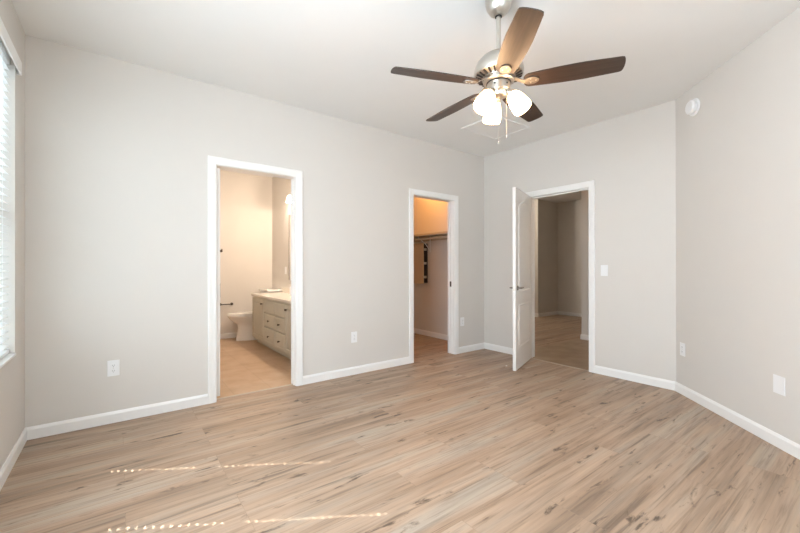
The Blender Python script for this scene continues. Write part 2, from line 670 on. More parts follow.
# strike plate of the closet frame
MB().box(D2[1] - 0.0065, D2[1] - 0.0035, 0.048, 0.078, 0.89, 0.96, 0.001).build('strike_plate', M_DARKMETAL, f2, label='dark bronze strike plate')
MB().box(D1[0] + 0.004, D1[1] - 0.004, 0.045, 0.075, 0, 0.006, 0.002).build(
    'trim_4', M_STRIP, kind=S, label='pale threshold strip on the floor of the bathroom doorway', cat='threshold')
MB().box(0.0, 0.022, D3[0] + 0.004, D3[1] - 0.004, 0, 0.005, 0.002).build(
    'trim_5', M_STRIP, kind=S, label='pale threshold strip on the floor of the hall doorway', cat='threshold')

# pocket door of the bathroom, its edge just showing at the left jamb
pd = empty('door_1', (-3.72, 0.063, 0.03), label='white pocket door slid back, only its edge showing in the bathroom doorway', cat='door', kind=S)
MB().box(D1[0] + 0.0045, D1[0] + 0.040, -0.0155, 0.0155, 0, 1.985, 0.002, Matrix.Translation((3.72, 0, 0))).build('leaf_edge', M_DOOR, pd)
MB().box(D1[0] + 0.0405, D1[0] + 0.0425, -0.009, 0.009, 0.86, 0.98, 0, Matrix.Translation((3.72, 0, 0))).build('pull', M_DARKMETAL, pd)

# ------------------------------------------------------------------ the open panelled door
LW, LH, LT = 0.728, 2.012, 0.035
ang = R(69.6)
# local frame: x from hinge to free edge, y thickness (0 = room face .. LT = hall face), z up
door = empty('door_3', (-0.003, D3[1] - 0.004, 0.014), rz=-PI / 2 - ang, kind=S,
             label='white two-panel door with an arched top panel, standing open', cat='door')


def panel_outline(x0, x1, z0, z1, arch, inset):
    x0, x1, z0, z1 = x0 + inset, x1 - inset, z0 + inset, z1 - inset
    pts = [(x0, z0), (x1, z0)]
    if not arch:
        return pts + [(x1, z1), (x0, z1)]
    zs = z1 - arch
    n = 18
    for i in range(n + 1):
        t = i / n
        x = x1 + (x0 - x1) * t
        s = (1 - math.cos(2 * PI * min(max((t), 0), 1))) / 2
        z = zs + arch * (s ** 0.42)
        pts.append((x, z))
    return pts


b = MB().box(0, LW, 0, LT, 0, LH, 0.0015)
b.build('leaf', M_DOOR, door)
for (sgn, yb) in ((1, LT), (-1, 0.0)):
    for (z0, z1, arch) in ((0.855, 1.895, 0.085), (0.225, 0.715, 0)):
        b = MB()
        outs = [(0.0, 0.0), (0.006, 0.007), (0.016, 0.007), (0.026, 0.0008), (0.040, 0.0008), (0.062, 0.005)]
        rings = []
        for ins, h in outs:
            rings.append([Vector((p[0], yb + sgn * h, p[1])) for p in panel_outline(0.105, LW - 0.105, z0, z1, arch, ins)])
        b.loft(rings)
        b.build('panel', M_DOOR, door)


def lever(side):
    """side +1: hall face, -1: room face"""
    y0 = LT if side > 0 else 0.0
    hx, hz = LW - 0.062, 0.905
    o = MB().lathe([(0.0, 0), (0.026, 0), (0.028, 0.004), (0.024, 0.010), (0.012, 0.014), (0.0, 0.014)], 24,
                   Matrix.Translation((hx, y0, hz)) @ Matrix.Rotation(R(-90) * side, 4, 'X')).build('door_handle', M_HANDLE, door, smooth=True, label='brushed nickel lever handle')
    yy = y0 + side * 0.045
    MB().tube([(hx, y0 + side * 0.012, hz), (hx, y0 + side * 0.034, hz), (hx - 0.006, yy, hz), (hx - 0.03, yy + side * 0.003, hz + 0.001),
               (hx - 0.07, yy + side * 0.002, hz), (hx - 0.108, yy - side * 0.004, hz - 0.001)], [0.009, 0.009, 0.009, 0.008, 0.0075, 0.006], 12).build(
        'lever', M_HANDLE, o, smooth=True)


lever(1)
lever(-1)
MB().box(LW - 0.0005, LW + 0.0012, 0.006, LT - 0.006, 0.875, 0.935).build('latch_plate', M_NICKEL, door, label='small nickel latch plate on the door edge')
for hz in (0.22, 1.0, 1.80):
    MB().tube([(0.0, -0.006, hz - 0.045), (0.0, -0.006, hz + 0.045)], 0.006, 10).build('hinge', M_NICKEL, door, smooth=True)

# ------------------------------------------------------------------ windows


def window(name, plane, axis, span, zspan, depth, label, sill=True):
    """single-hung unit set `depth` outside the wall face"""
    root = empty(name, (0, 0, 0), label=label, cat='window', kind=S)
    s0, s1 = span
    z0, z1 = zspan
    out = -1   # both window walls face outward in the negative direction
    p = plane + out * depth

    def B(b, a0, a1, t0, t1, c0, c1, bev=0.002):
        lo, hi = min(t0, t1), max(t0, t1)
        if axis == 'y':
            b.box(lo, hi, a0, a1, c0, c1, bev)
        else:
            b.box(a0, a1, lo, hi, c0, c1, bev)
    b = MB()
    fwd = 0.045
    B(b, s0, s0 + fwd, p, p + 0.04, z0, z1)
    B(b, s1 - fwd, s1, p, p + 0.04, z0, z1)
    B(b, s0 + fwd, s1 - fwd, p, p + 0.04, z0, z0 + fwd)
    B(b, s0 + fwd, s1 - fwd, p, p + 0.04, z1 - fwd, z1)
    b.build('window_frame', M_FRAMEVINYL, root)
    zm = (z0 + z1) / 2 - 0.04
    b = MB()
    B(b, s0 + fwd, s1 - fwd, p + 0.005, p + 0.035, zm - 0.028, zm + 0.028)
    b.build('meeting_rail', M_FRAMEVINYL, root)
    b = MB()
    B(b, s0 + fwd, s1 - fwd, p + 0.018, p + 0.022, z0 + fwd, zm - 0.028, 0)
    B(b, s0 + fwd, s1 - fwd, p + 0.018, p + 0.022, zm + 0.028, z1 - fwd, 0)
    b.build('pane', M_GLASS, root)
    if sill:
        b = MB()
        B(b, s0 - 0.0, s1 + 0.0, p + 0.04, plane + 0.007, z0 - 0.0, z0 + 0.014, 0.004)
        b.build('window_sill', M_TRIM, root)
    return root


window('window_1', -L_, 'y', YW, ZW, 0.148, 'bright window behind the white slatted blind at the left edge')
window('added_window_2', -L_, 'y', y2, (0.7, 2.3), 0.148, 'invented bare window in the left wall nearer the viewpoint, added for its daylight')  # unseen opening, added to let daylight into the room
window('added_window_3', BACK, 'x', (wx0, wx1), (0.7, 2.3), 0.148, 'invented bare window behind the viewpoint, added for its daylight')  # another invented opening out of view, holds a fill lamp

# venetian blind in window_1
bx = -L_ - 0.048
blind = empty('venetian_blind', (bx, (YW[0] + YW[1]) / 2, ZW[1]), label='white horizontal slat blind with a valance, hanging in the left window', cat='window blind')
loc = Vector(blind.location)
inv = Matrix.Translation(-loc)
bw0, bw1 = YW[0] + 0.006, YW[1] - 0.006
holes = [-0.51, -1.095]
HWD, HLN = 0.0085, 0.016      # half sizes are taken below
tilt = R(13)
b = MB()
sw = 0.050
zt, zb = ZW[1] - 0.075, ZW[0] + 0.055
pitch_s = 0.0445
n = int((zt - zb) / pitch_s)
ysplit = sorted({bw0, bw1, *[h + s * 0.010 for h in holes for s in (-1, 1)]})
usplit = [-sw / 2, -0.008, 0.008, sw / 2]
for i in range(n + 1):
    zc = zt - i * pitch_s
    grid = {}

    def V(u, y, dz, side):
        x = u * math.cos(tilt)
        z = -u * math.sin(tilt) + 0.0022 * (1 - (2 * u / sw) ** 2) + dz
        return b.bm.verts.new(Vector((bx + x, y, zc + z)) - loc)
    top = {(a, c): V(u, y, 0.0014, 1) for a, u in enumerate(usplit) for c, y in enumerate(ysplit)}
    bot = {(a, c): V(u, y, -0.0014, 0) for a, u in enumerate(usplit) for c, y in enumerate(ysplit)}
    na, nc = len(usplit) - 1, len(ysplit) - 1

    def solid(a, c):
        if not (0 <= a < na and 0 <= c < nc):
            return False
        ym = (ysplit[c] + ysplit[c + 1]) / 2
        return not (a == 1 and any(abs(ym - h) < 0.008 for h in holes))
    for a in range(na):
        for c in range(nc):
            if not solid(a, c):
                continue
            b.bm.faces.new((top[a, c], top[a + 1, c], top[a + 1, c + 1], top[a, c + 1]))
            b.bm.faces.new((bot[a, c], bot[a, c + 1], bot[a + 1, c + 1], bot[a + 1, c]))
            for (da, dc, k0, k1) in ((-1, 0, (a, c), (a, c + 1)), (1, 0, (a + 1, c + 1), (a + 1, c)), (0, -1, (a + 1, c), (a, c)), (0, 1, (a, c + 1), (a + 1, c + 1))):
                if not solid(a + da, c + dc):
                    b.bm.faces.new((top[k0], top[k1], bot[k1], bot[k0]))
b.build('slats', M_SLAT, blind)
MB().box(bx - 0.026, bx + 0.026, bw0, bw1, ZW[1] - 0.046, ZW[1] - 0.002, 0.002, inv).build('headrail', M_SLAT, blind)
MB().box(-L_ + 0.014, -L_ + 0.023, YW[0] - 0.05, YW[1] + 0.05, ZW[1] - 0.075, ZW[1] + 0.005, 0.003, inv).box(
    -L_ + 0.001, -L_ + 0.014, YW[1] + 0.041, YW[1] + 0.05, ZW[1] - 0.075, ZW[1] + 0.005, 0.002, inv).box(
    -L_ + 0.001, -L_ + 0.014, YW[0] - 0.05, YW[0] - 0.041, ZW[1] - 0.075, ZW[1] + 0.005, 0.002, inv).build('valance', M_SLAT, blind)
MB().box(bx - 0.026, bx + 0.026, bw0, bw1, ZW[0] + 0.02, ZW[0] + 0.038, 0.003, inv).build('bottom_rail', M_SLAT, blind)
for h in holes:
    b = MB()
    for u in (-0.0275, 0.0275):
        b.tube([inv @ Vector((bx + u, h + 0.02, ZW[1] - 0.05)), inv @ Vector((bx + u, h + 0.02, ZW[0] + 0.03))], 0.0008, 6)
    b.build('ladder_cord', M_SLAT, blind)

# ------------------------------------------------------------------ wall plates
# local frame: plate lies in XZ, faces -Y


def plate(name, loc, rz, label, cat, kindp='duplex', wd=0.072, ht=0.116, group=None):
    root = empty(name, loc, rz, label=label, cat=cat, group=group)
    MB().box(-wd / 2, wd / 2, -0.006, -0.0005, -ht / 2, ht / 2, 0.002).build('cover_plate', M_PLASTIC, root)
    if kindp == 'duplex':
        for s in (-1, 1):
            o = MB().lathe([(0, 0), (0.0165, 0), (0.0165, 0.0025), (0, 0.0025)], 20, Matrix.Translation((0, -0.006, s * 0.020)) @ Matrix.Rotation(R(90), 4, 'X') @ Matrix.Scale(0.86, 4, (0, 1, 0))).build(
                'socket', M_PLASTIC, root)
            b = MB()
            for dx in (-0.006, 0.006):
                b.box(dx - 0.001, dx + 0.001, -0.0092, -0.008, s * 0.020 - 0.002, s * 0.020 + 0.006)
            b.lathe([(0, 0), (0.0022, 0), (0.0022, 0.001), (0, 0.001)], 10, Matrix.Translation((0, -0.0084, s * 0.020 - 0.008)) @ Matrix.Rotation(R(90), 4, 'X'))
            b.build('slot', M_SLOT, o)
        MB().lathe([(0, 0), (0.003, 0), (0.003, 0.001), (0, 0.001)], 10, Matrix.Translation((0, -0.006, 0)) @ Matrix.Rotation(R(90), 4, 'X')).build('screw', M_NICKEL, root)
    elif kindp == 'rocker':
        MB().box(-0.0165, 0.0165, -0.0085, -0.0055, -0.033, 0.033, 0.001).build('rocker', M_PLASTIC, root)
    elif kindp == 'jack':
        for s in (-1, 1):
            MB().lathe([(0, 0), (0.003, 0), (0.003, 0.001), (0, 0.001)], 10, Matrix.Translation((0, -0.006, s * 0.042)) @ Matrix.Rotation(R(90), 4, 'X')).build('screw', M_PLASTIC, root)
    return root


plate('outlet', (-4.166, 0, 0.404), 0, 'white duplex outlet on the wall left of the bathroom doorway', 'outlet')
plate('outlet', (-2.117, 0, 0.400), 0, 'white duplex outlet on the wall between the bathroom and closet doorways', 'outlet')
plate('outlet', (-0.452, 0, 0.418), 0, 'white duplex outlet in the corner right of the closet doorway', 'outlet')
plate('light_switch', (0, -1.637, 1.113), PI / 2 * -1, 'white rocker light switch right of the hall doorway', 'switch', 'rocker')
plate('outlet', (-0.074, -2.350, 0.406), R(-135), 'small white outlet on the diagonal wall close to its corner', 'outlet')
plate('wall_plate', (-0.782, -3.058, 0.399), R(-135), 'white blank plate low on the diagonal wall near the right edge', 'wall plate', 'jack', wd=0.084)

# smoke detector on the diagonal wall
smoke = empty('smoke_detector', (-0.197, -2.473, 2.519), R(-135), label='round white smoke detector high on the diagonal wall', cat='smoke detector')
rx = Matrix.Rotation(R(90), 4, 'X')
MB().lathe([(0, 0.0005), (0.070, 0.0005), (0.072, 0.004), (0.070, 0.012), (0.0, 0.012)], 40, rx).build('mounting_base', M_PLASTIC, smoke, smooth=True)
MB().lathe([(0, 0.014), (0.052, 0.014), (0.054, 0.020), (0.058, 0.024), (0.058, 0.040), (0.050, 0.048), (0, 0.051)], 40, rx).build('cover', M_PLASTIC, smoke, smooth=True)
MB().lathe([(0, 0.012), (0.050, 0.012), (0.050, 0.016), (0, 0.016)], 30, rx).build('sensor_gap', M_VENT, smoke, smooth=True)
MB().lathe([(0, 0.0505), (0.010, 0.0505), (0.010, 0.053), (0, 0.053)], 16, rx @ Matrix.Translation((0.02, 0, 0))).build('test_button', M_PLASTIC, smoke)

# ceiling vent
vx0, vx1, vy0, vy1 = -1.075, -0.49, -1.06, -0.58
vent = empty('ceiling_vent', ((vx0 + vx1) / 2, (vy0 + vy1) / 2, H), label='square return air grille on the ceiling behind the fan', cat='vent')
iv = Matrix.Translation((-(vx0 + vx1) / 2, -(vy0 + vy1) / 2, -H))
b = MB()
fwid = 0.020
for (a, c, d, f_) in ((vx0, vx1, vy0, vy0 + fwid), (vx0, vx1, vy1 - fwid, vy1), (vx0, vx0 + fwid, vy0 + fwid, vy1 - fwid), (vx1 - fwid, vx1, vy0 + fwid, vy1 - fwid)):
    b.box(a, c, d, f_, H - 0.012, H - 0.0005, 0.003, iv)
b.build('frame', M_CEIL, vent)
b = MB()
k = 22
for i in range(k):
    y = vy0 + fwid + (vy1 - vy0 - 2 * fwid) * (i + 0.5) / k
    b.box(vx0 + fwid, vx1 - fwid, y - 0.007, y + 0.007, H - 0.0075, H - 0.006, 0, iv)
b.build('louvers', M_CEIL, vent)
MB().box(vx0 + fwid, vx1 - fwid, vy0 + fwid, vy1 - fwid, H - 0.006, H - 0.0005, 0, iv).build('backing', M_VENT, vent)

# tiny white scrap on the floor
MB().prism([(-0.544, -0.774), (-0.533, -0.778), (-0.530, -0.788), (-0.541, -0.790), (-0.549, -0.783)], 0.0005, 0.006).build(
    'paper_scrap', M_PLASTIC, label='tiny white scrap on the floor left of the open door', cat='scrap', loc=(-0.54, -0.782, 0.0005))

# ------------------------------------------------------------------ ceiling fan
FX, FY = CAM.x + (-2.3153 - CAM.x) * 0.962, CAM.y + (-2.0663 - CAM.y) * 0.962
fan = empty('ceiling_fan', (FX, FY, H), label='brushed nickel ceiling fan with five dark walnut blades and three lit shades', cat='ceiling fan')
ZB = 2.204 - H      # blade plane, local
MB().lathe([(0, 0), (0.072, 0), (0.075, -0.012), (0.074, -0.035), (0.066, -0.065), (0.050, -0.088), (0.030, -0.104), (0.022, -0.108), (0, -0.108)], 40).build(
    'canopy', M_NICKEL, fan, smooth=True)
MB().lathe([(0, -0.104), (0.019, -0.104), (0.019, -0.114), (0, -0.114)], 24).build('canopy_ring', M_BLACK, fan, smooth=True)
MB().lathe([(0, -0.10), (0.0125, -0.10), (0.0125, ZB + 0.19), (0, ZB + 0.19)], 20).build('downrod', M_NICKEL, fan, smooth=True)
# motor housing: dome then a slotted band
z = ZB + 0.025
MB().lathe([(0, z + 0.170), (0.020, z + 0.170), (0.030, z + 0.163), (0.060, z + 0.152), (0.095, z + 0.130), (0.124, z + 0.098), (0.139, z + 0.062), (0.142, z + 0.038),
            (0.137, z + 0.026), (0.090, z + 0.010), (0, z + 0.010)], 56).build('motor_housing', M_NICKEL, fan, smooth=True)
nsl = 26
for i in range(nsl):
    a = 2 * PI * i / nsl
    mt_ = Matrix.Rotation(a, 4, 'Z') @ Matrix.Translation((0.1130, 0, z + 0.0173)) @ Matrix.Rotation(R(-19), 4, 'Y')
    b = MB().box(-0.018, 0.018, -0.0048, 0.0048, -0.004, 0.001, 0.0, mt_)
    b.build('vent_slot', M_BLACK, fan)
MB().lathe([(0, z + 0.012), (0.084, z + 0.012), (0.088, z + 0.004), (0.088, z - 0.010), (0.080, z - 0.016), (0, z - 0.016)], 48).build('flywheel', M_NICKEL, fan, smooth=True)
MB().lathe([(0, z - 0.014), (0.069, z - 0.014), (0.069, z - 0.020), (0, z - 0.020)], 40).build('shadow_ring', M_BLACK, fan, smooth=True)
MB().lathe([(0, z - 0.019), (0.064, z - 0.019), (0.066, z - 0.024), (0.066, z - 0.064), (0.060, z - 0.070), (0, z - 0.070)], 44).build('switch_housing', M_NICKEL, fan, smooth=True)
MB().lathe([(0, z - 0.068), (0.048, z - 0.068), (0.052, z - 0.078), (0.046, z - 0.094), (0.026, z - 0.104), (0.010, z - 0.110), (0.008, z - 0.125), (0.012, z - 0.134), (0.008, z - 0.146), (0, z - 0.150)], 36).build(
    'light_fitter', M_NICKEL, fan, smooth=True)
for a in (200, 262):
    MB().lathe([(0, 0), (0.005, 0), (0.005, 0.002), (0, 0.002)], 12, Matrix.Rotation(R(a), 4, 'Z') @ Matrix.Translation((0.066, 0, z - 0.04)) @ Matrix.Rotation(R(90), 4, 'Y')).build('screw', M_BLACK, fan)

z = ZB
r0, r1 = 0.165, 0.637


def blade_outline():
    pts = []
    # lower edge out, rounded tip, upper edge back
    def hw(t):
        return 0.052 + 0.013 * math.sin(min(t / 0.55, 1) * PI / 2) - 0.010 * max(0, (t - 0.62) / 0.38)
    nn = 16
    for i in range(nn + 1):
        t = i / nn
        pts.append((r0 + (r1 - 0.022 - r0) * t, -hw(t)))
    for i in range(1, 8):
        s = i / 8
        a = -PI / 2 + PI * s
        pts.append((r1 - 0.022 + 0.022 * math.cos(a) ** 0.6, hw(1) * math.sin(a) + 0.0))
    for i in range(nn, -1, -1):
        t = i / nn
        pts.append((r0 + (r1 - 0.022 - r0) * t, hw(t)))
    for i in range(1, 6):
        a = PI / 2 + PI * i / 6
        pts.append((r0 + 0.03 * math.cos(a), 0.052 * math.sin(a)))
    return pts


for kk in range(5):
    a = R(14.1 + 72 * kk)
    rot = Matrix.Rotation(a, 4, 'Z') @ Matrix.Translation((0, 0, ZB)) @ Matrix.Rotation(R(-12), 4, 'X')
    bl = MB().prism(blade_outline(), -0.003, 0.003).build('blade', M_WALNUT, fan)
    bl.matrix_local = rot
    ir = MB()
    # arm curving out of the flywheel and a shield plate under the blade
    ir.loft([[Vector((x, yy, zz)) for (yy, zz) in ((-hw_, zc), (hw_, zc), (hw_, zc + th), (-hw_, zc + th))]
             for (x, hw_, zc, th) in ((0.070, 0.017, 0.026, 0.006), (0.100, 0.014, 0.016, 0.006), (0.130, 0.013, -0.004, 0.006), (0.145, 0.016, -0.0095, 0.0055), (0.158, 0.026, -0.0095, 0.0055),
                                      (0.178, 0.030, -0.009, 0.005), (0.198, 0.027, -0.009, 0.005), (0.214, 0.015, -0.009, 0.005), (0.220, 0.005, -0.009, 0.005))])
    io = ir.build('blade_iron', M_IRON, fan, smooth=False)
    io.matrix_local = rot
    for (sx, sy) in ((0.175, -0.015), (0.175, 0.015), (0.203, 0)):
        s_ = MB().lathe([(0, -0.0115), (0.0035, -0.0115), (0.0045, -0.009), (0, -0.009)], 10, Matrix.Translation((sx, sy, 0))).build('screw', M_NICKEL, io)

# three lit shades
for idx, ad in enumerate((-63, 57, 177)):
    a = R(ad)
    tiltm = R(33)
    d = Vector((math.cos(a), math.sin(a), 0))
    root_p = d * 0.036 + Vector((0, 0, z - 0.056))
    neck = d * 0.066 + Vector((0, 0, z - 0.056))
    arm = MB().tube([root_p, d * 0.052 + Vector((0, 0, z - 0.050)), neck, neck + d * 0.006 + Vector((0, 0, -0.012))], [0.009, 0.009, 0.010, 0.011], 12).build('lamp_arm', M_NICKEL, fan, smooth=True)
    axis = (d * math.sin(tiltm) + Vector((0, 0, -math.cos(tiltm)))).normalized()
    mt_ = Matrix.Translation(neck) @ axis.to_track_quat('Z', 'Y').to_matrix().to_4x4()
    MB().lathe([(0, -0.004), (0.018, -0.004), (0.024, 0.004), (0.0245, 0.018), (0, 0.018)], 28, mt_).build('shade_holder', M_NICKEL, fan, smooth=True)
    outer = [(r_ * 0.87, z_ * 0.90) for (r_, z_) in ((0.026, 0.014), (0.034, 0.020), (0.045, 0.036), (0.053, 0.062), (0.058, 0.090), (0.061, 0.116), (0.061, 0.136), (0.057, 0.146))]
    prof = outer + [(max(r_ - 0.0035, 0.016), z_ - 0.001) for (r_, z_) in reversed(outer)]
    MB().lathe(prof, 40, mt_).build('lamp_shade', M_SHADE, fan, smooth=True)
    bulb = MB().lathe([(0, 0.024), (0.012, 0.024), (0.013, 0.040), (0.023, 0.065), (0.025, 0.085), (0.018, 0.103), (0, 0.108)], 20, mt_).build('bulb', M_SHADE, fan, smooth=True)
    ld = bpy.data.lights.new('fan_bulb_light', 'POINT')
    ld.energy = 2.6
    ld.color = (1.0, 0.55, 0.28)
    ld.shadow_soft_size = 0.03
    lo = bpy.data.objects.new('fan_bulb_light', ld)
    COL.objects.link(lo)
    lo.parent = fan
    lo.location = mt_ @ Vector((0, 0, 0.17))

# pull chains (bead chain with a fob at the end)
for (cx, cy, zend) in ((-0.030, -0.024, 1.862), (0.036, -0.034, 1.898)):
    # offsets across the view: right and towards the viewer
    rv = Vector((rt.x, rt.y, 0))
    fv = Vector((fw.x, fw.y, 0))
    base = (rv * (0.0 if cx < 0 else 0.046)) - fv * 0.035
    base = base - rv * 0.011
    zs = z - 0.078 if cx < 0 else z - 0.070
    ze = zend - H
    b = MB()
    nb = 64
    for i in range(nb):
        zz = zs + (ze - zs) * (i / nb)
        bmesh.ops.create_icosphere(b.bm, subdivisions=1, radius=0.0008, matrix=Matrix.Translation(base + Vector((0, 0, zz))))
    b.tube([base + Vector((0, 0, zs)), base + Vector((0, 0, ze))], 0.0005, 6)
    ch = b.build('pull_chain', M_CHAIN, fan)
    MB().lathe([(0, 0.004), (0.002, 0.003), (0.003, -0.004), (0.003, -0.010), (0.0015, -0.012), (0, -0.012)], 14, Matrix.Translation(base + Vector((0, 0, ze)))).build('fob', M_CHAIN, ch, smooth=True)

# ------------------------------------------------------------------ bathroom
# vanity: front face at x = VX, runs along y
VX, VB, VY0, VY1, VH = -2.475, -2.002, 0.45, 2.452, 0.715
van = empty('vanity_cabinet', (VX, (VY0 + VY1) / 2, 0), label='taupe painted vanity cabinet with raised doors and drawers', cat='cabinet')
iv = Matrix.Translation((-VX, -(VY0 + VY1) / 2, 0))
MB().box(VX, VB, VY0, VY1, 0.07, VH, 0.002, iv).build('body', M_CABINET, van)
MB().box(VX + 0.055, VB, VY0 + 0.01, VY1 - 0.01, 0, 0.07, 0, iv).build('toe_kick', M_CABINET, van)


def front(name, y0, y1, z0, z1, knob=None, slab=False):
    b = MB()
    rings = []
    ch = min(0.045, (z1 - z0) * 0.22)
    for ins, h in ((0, 0.0), (0, 0.018), (0.004, 0.022), (ch, 0.022), (ch + 0.006, 0.013), (ch + 0.012, 0.013), (ch + 0.028, 0.021))[:7 if not slab else 0] or ((0, 0.0), (0, 0.017), (0.008, 0.022), (0.030, 0.022), (0.033, 0.019), (0.037, 0.019), (0.041, 0.022)):
        rings.append([iv @ Vector((VX - 0.0005 - h, yy, zz)) for (yy, zz) in ((y0 + ins, z0 + ins), (y1 - ins, z0 + ins), (y1 - ins, z1 - ins), (y0 + ins, z1 - ins))])
    b.loft(rings)
    o = b.build(name, M_CABINET, van)
    if knob:
        MB().lathe([(0, 0), (0.006, 0), (0.005, 0.012), (0.013, 0.018), (0.014, 0.024), (0.009, 0.029), (0, 0.030)], 18,
                   iv @ Matrix.Translation((VX - 0.022, knob[0], knob[1])) @ Matrix.Rotation(R(-90), 4, 'Y')).build('knob', M_DARKMETAL, o, smooth=True)


front('door', 1.872, 2.425, 0.10, 0.695, (1.93, 0.63))
for (y0, y1) in ((1.412, 1.858), (1.044, 1.398)):
    front('drawer', y0, y1, 0.522, 0.695, slab=True)
    front('drawer', y0, y1, 0.328, 0.508, ((y0 + y1) / 2, 0.4175), True)
    front('drawer', y0, y1, 0.10, 0.314, ((y0 + y1) / 2, 0.205), True)
front('door', 0.50, 1.030, 0.10, 0.695, (0.97, 0.63))
ct = MB().box(VX - 0.03, VB, VY0 - 0.01, VY1 + 0.02, VH, VH + 0.035, 0.006).box(VB - 0.02, VB, VY0 - 0.01, VY1 + 0.02, VH + 0.035, VH + 0.11, 0.004).build(
    'countertop', M_COUNTER, label='cream vanity countertop with backsplash', cat='countertop', loc=(VX, (VY0 + VY1) / 2, VH))
# faucet and soap bottle near the visible end
fz = VH + 0.035
fau = empty('faucet', (-2.085, 1.30, fz), label='chrome faucet on the vanity countertop, mostly behind the door frame', cat='faucet')
MB().lathe([(0, 0.0005), (0.026, 0.0005), (0.024, 0.012), (0.014, 0.02), (0.013, 0.10), (0, 0.10)], 20).build('body', M_NICKEL, fau, smooth=True)
MB().tube([(0, 0, 0.09), (-0.04, 0, 0.125), (-0.09, 0, 0.12), (-0.115, 0, 0.095)], 0.010, 12).build('spout', M_NICKEL, fau, smooth=True)
sp = empty('soap_bottle', (-2.12, 1.80, fz), label='white soap pump bottle on the vanity countertop beside the door frame', cat='bottle')
MB().lathe([(0, 0.0005), (0.030, 0.0005), (0.033, 0.01), (0.033, 0.10), (0.022, 0.118), (0.012, 0.122), (0, 0.122)], 24).build('bottle', M_PORCELAIN, sp, smooth=True)
MB().tube([(0, 0, 0.12), (0, 0, 0.15), (-0.03, 0, 0.152)], 0.006, 10).build('pump', M_NICKEL, sp, smooth=True)

# mirror over the vanity
mir = empty('wall_mirror', (-2.001, 1.43, 1.46), label='frameless mirror above the vanity, seen edge on', cat='mirror')
MB().box(-0.006, -0.0005, -0.76, 0.76, -0.51, 0.51).build('glass', M_MIRROR, mir)
for q0 in (0.7605, -0.7725):
    MB().box(-0.009, -0.0005, q0, q0 + 0.012, -0.51, 0.51).build('edge_trim', M_DARKMETAL, mir)
plate('wall_switch', (-2.0, 2.36, 1.10), R(-90), 'white switch plate on the bathroom wall beside the mirror', 'switch', 'rocker')

# vanity light bar
vl = empty('vanity_light', (-2.0, 1.42, 2.225), label='vanity light bar with lit frosted bell shades', cat='wall light')
MB().box(-0.03, -0.0005, -0.55, 0.55, -0.03, 0.03, 0.006).build('backplate', M_NICKEL, vl)
for yy in (0.46, 0.0, -0.46):
    ar = MB().tube([(-0.02, yy, 0), (-0.07, yy, 0.01), (-0.105, yy, 0.02), (-0.115, yy, -0.005)], 0.008, 10).build('arm', M_NICKEL, vl, smooth=True)
    MB().lathe([(0, 0.0), (0.022, 0.0), (0.024, -0.02), (0, -0.02)], 20, Matrix.Translation((-0.115, yy, 0.0))).build('socket_cup', M_NICKEL, vl, smooth=True)
    MB().lathe([(0.024, -0.012), (0.034, -0.03), (0.046, -0.07), (0.058, -0.115), (0.055, -0.115), (0.043, -0.07), (0.031, -0.03), (0.020, -0.014)], 28, Matrix.Translation((-0.115, yy, 0.0))).build(
        'lamp_shade', M_SHADE_SMALL, vl, smooth=True)
    ld = bpy.data.lights.new('vanity_bulb_light', 'POINT')
    ld.energy = 32
    ld.color = (1.0, 0.79, 0.61)
    ld.shadow_soft_size = 0.04
    lo = bpy.data.objects.new('vanity_bulb_light', ld)
    COL.objects.link(lo)
    lo.parent = vl
    lo.location = (-0.115, yy, -0.14)

# toilet, facing -x, back against the right wall
TY = 2.73
tl = empty('toilet', (-2.40, TY, 0), label='white toilet beside the vanity, seen from its side', cat='toilet')


def egg(cx, hl_f, hl_b, hw_, z_, n_=32):
    pts = []
    for i in range(n_):
        a = 2 * PI * i / n_
        c, s = math.cos(a), math.sin(a)
        x = cx + (c * hl_b if c > 0 else c * hl_f)
        pts.append(Vector((x, s * hw_, z_)))
    return pts


MB().loft([egg(0.06, 0.325, 0.20, 0.130, 0.0), egg(0.06, 0.322, 0.20, 0.128, 0.02), egg(0.06, 0.305, 0.19, 0.118, 0.10), egg(0.05, 0.285, 0.19, 0.112, 0.20), egg(0.03, 0.275, 0.19, 0.120, 0.255),
           egg(0.0, 0.31, 0.20, 0.150, 0.30), egg(-0.03, 0.335, 0.20, 0.175, 0.355), egg(-0.04, 0.345, 0.20, 0.182, 0.385), egg(-0.04, 0.335, 0.19, 0.175, 0.392)]).build('bowl', M_PORCELAIN, tl, smooth=True)
MB().loft([egg(-0.04, 0.350, 0.20, 0.185, 0.394), egg(-0.04, 0.355, 0.20, 0.188, 0.402), egg(-0.04, 0.350, 0.20, 0.185, 0.412)]).build('seat', M_PORCELAIN, tl, smooth=True)
MB().loft([egg(-0.04, 0.350, 0.20, 0.185, 0.416), egg(-0.04, 0.353, 0.20, 0.187, 0.425), egg(-0.04, 0.330, 0.19, 0.170, 0.436)]).build('lid', M_PORCELAIN, tl, smooth=True)
MB().box(0.17, 0.385, -0.21, 0.22, 0.36, 0.755, 0.02).build('tank', M_PORCELAIN, tl, smooth=True)
MB().box(0.155, 0.39, -0.232, 0.232, 0.757, 0.79, 0.010).build('tank_lid', M_PORCELAIN, tl, smooth=True)
MB().tube([(0.168, 0.15, 0.69), (0.150, 0.15, 0.69), (0.146, 0.08, 0.68)], 0.007, 10).build('flush_lever', M_NICKEL, tl, smooth=True)

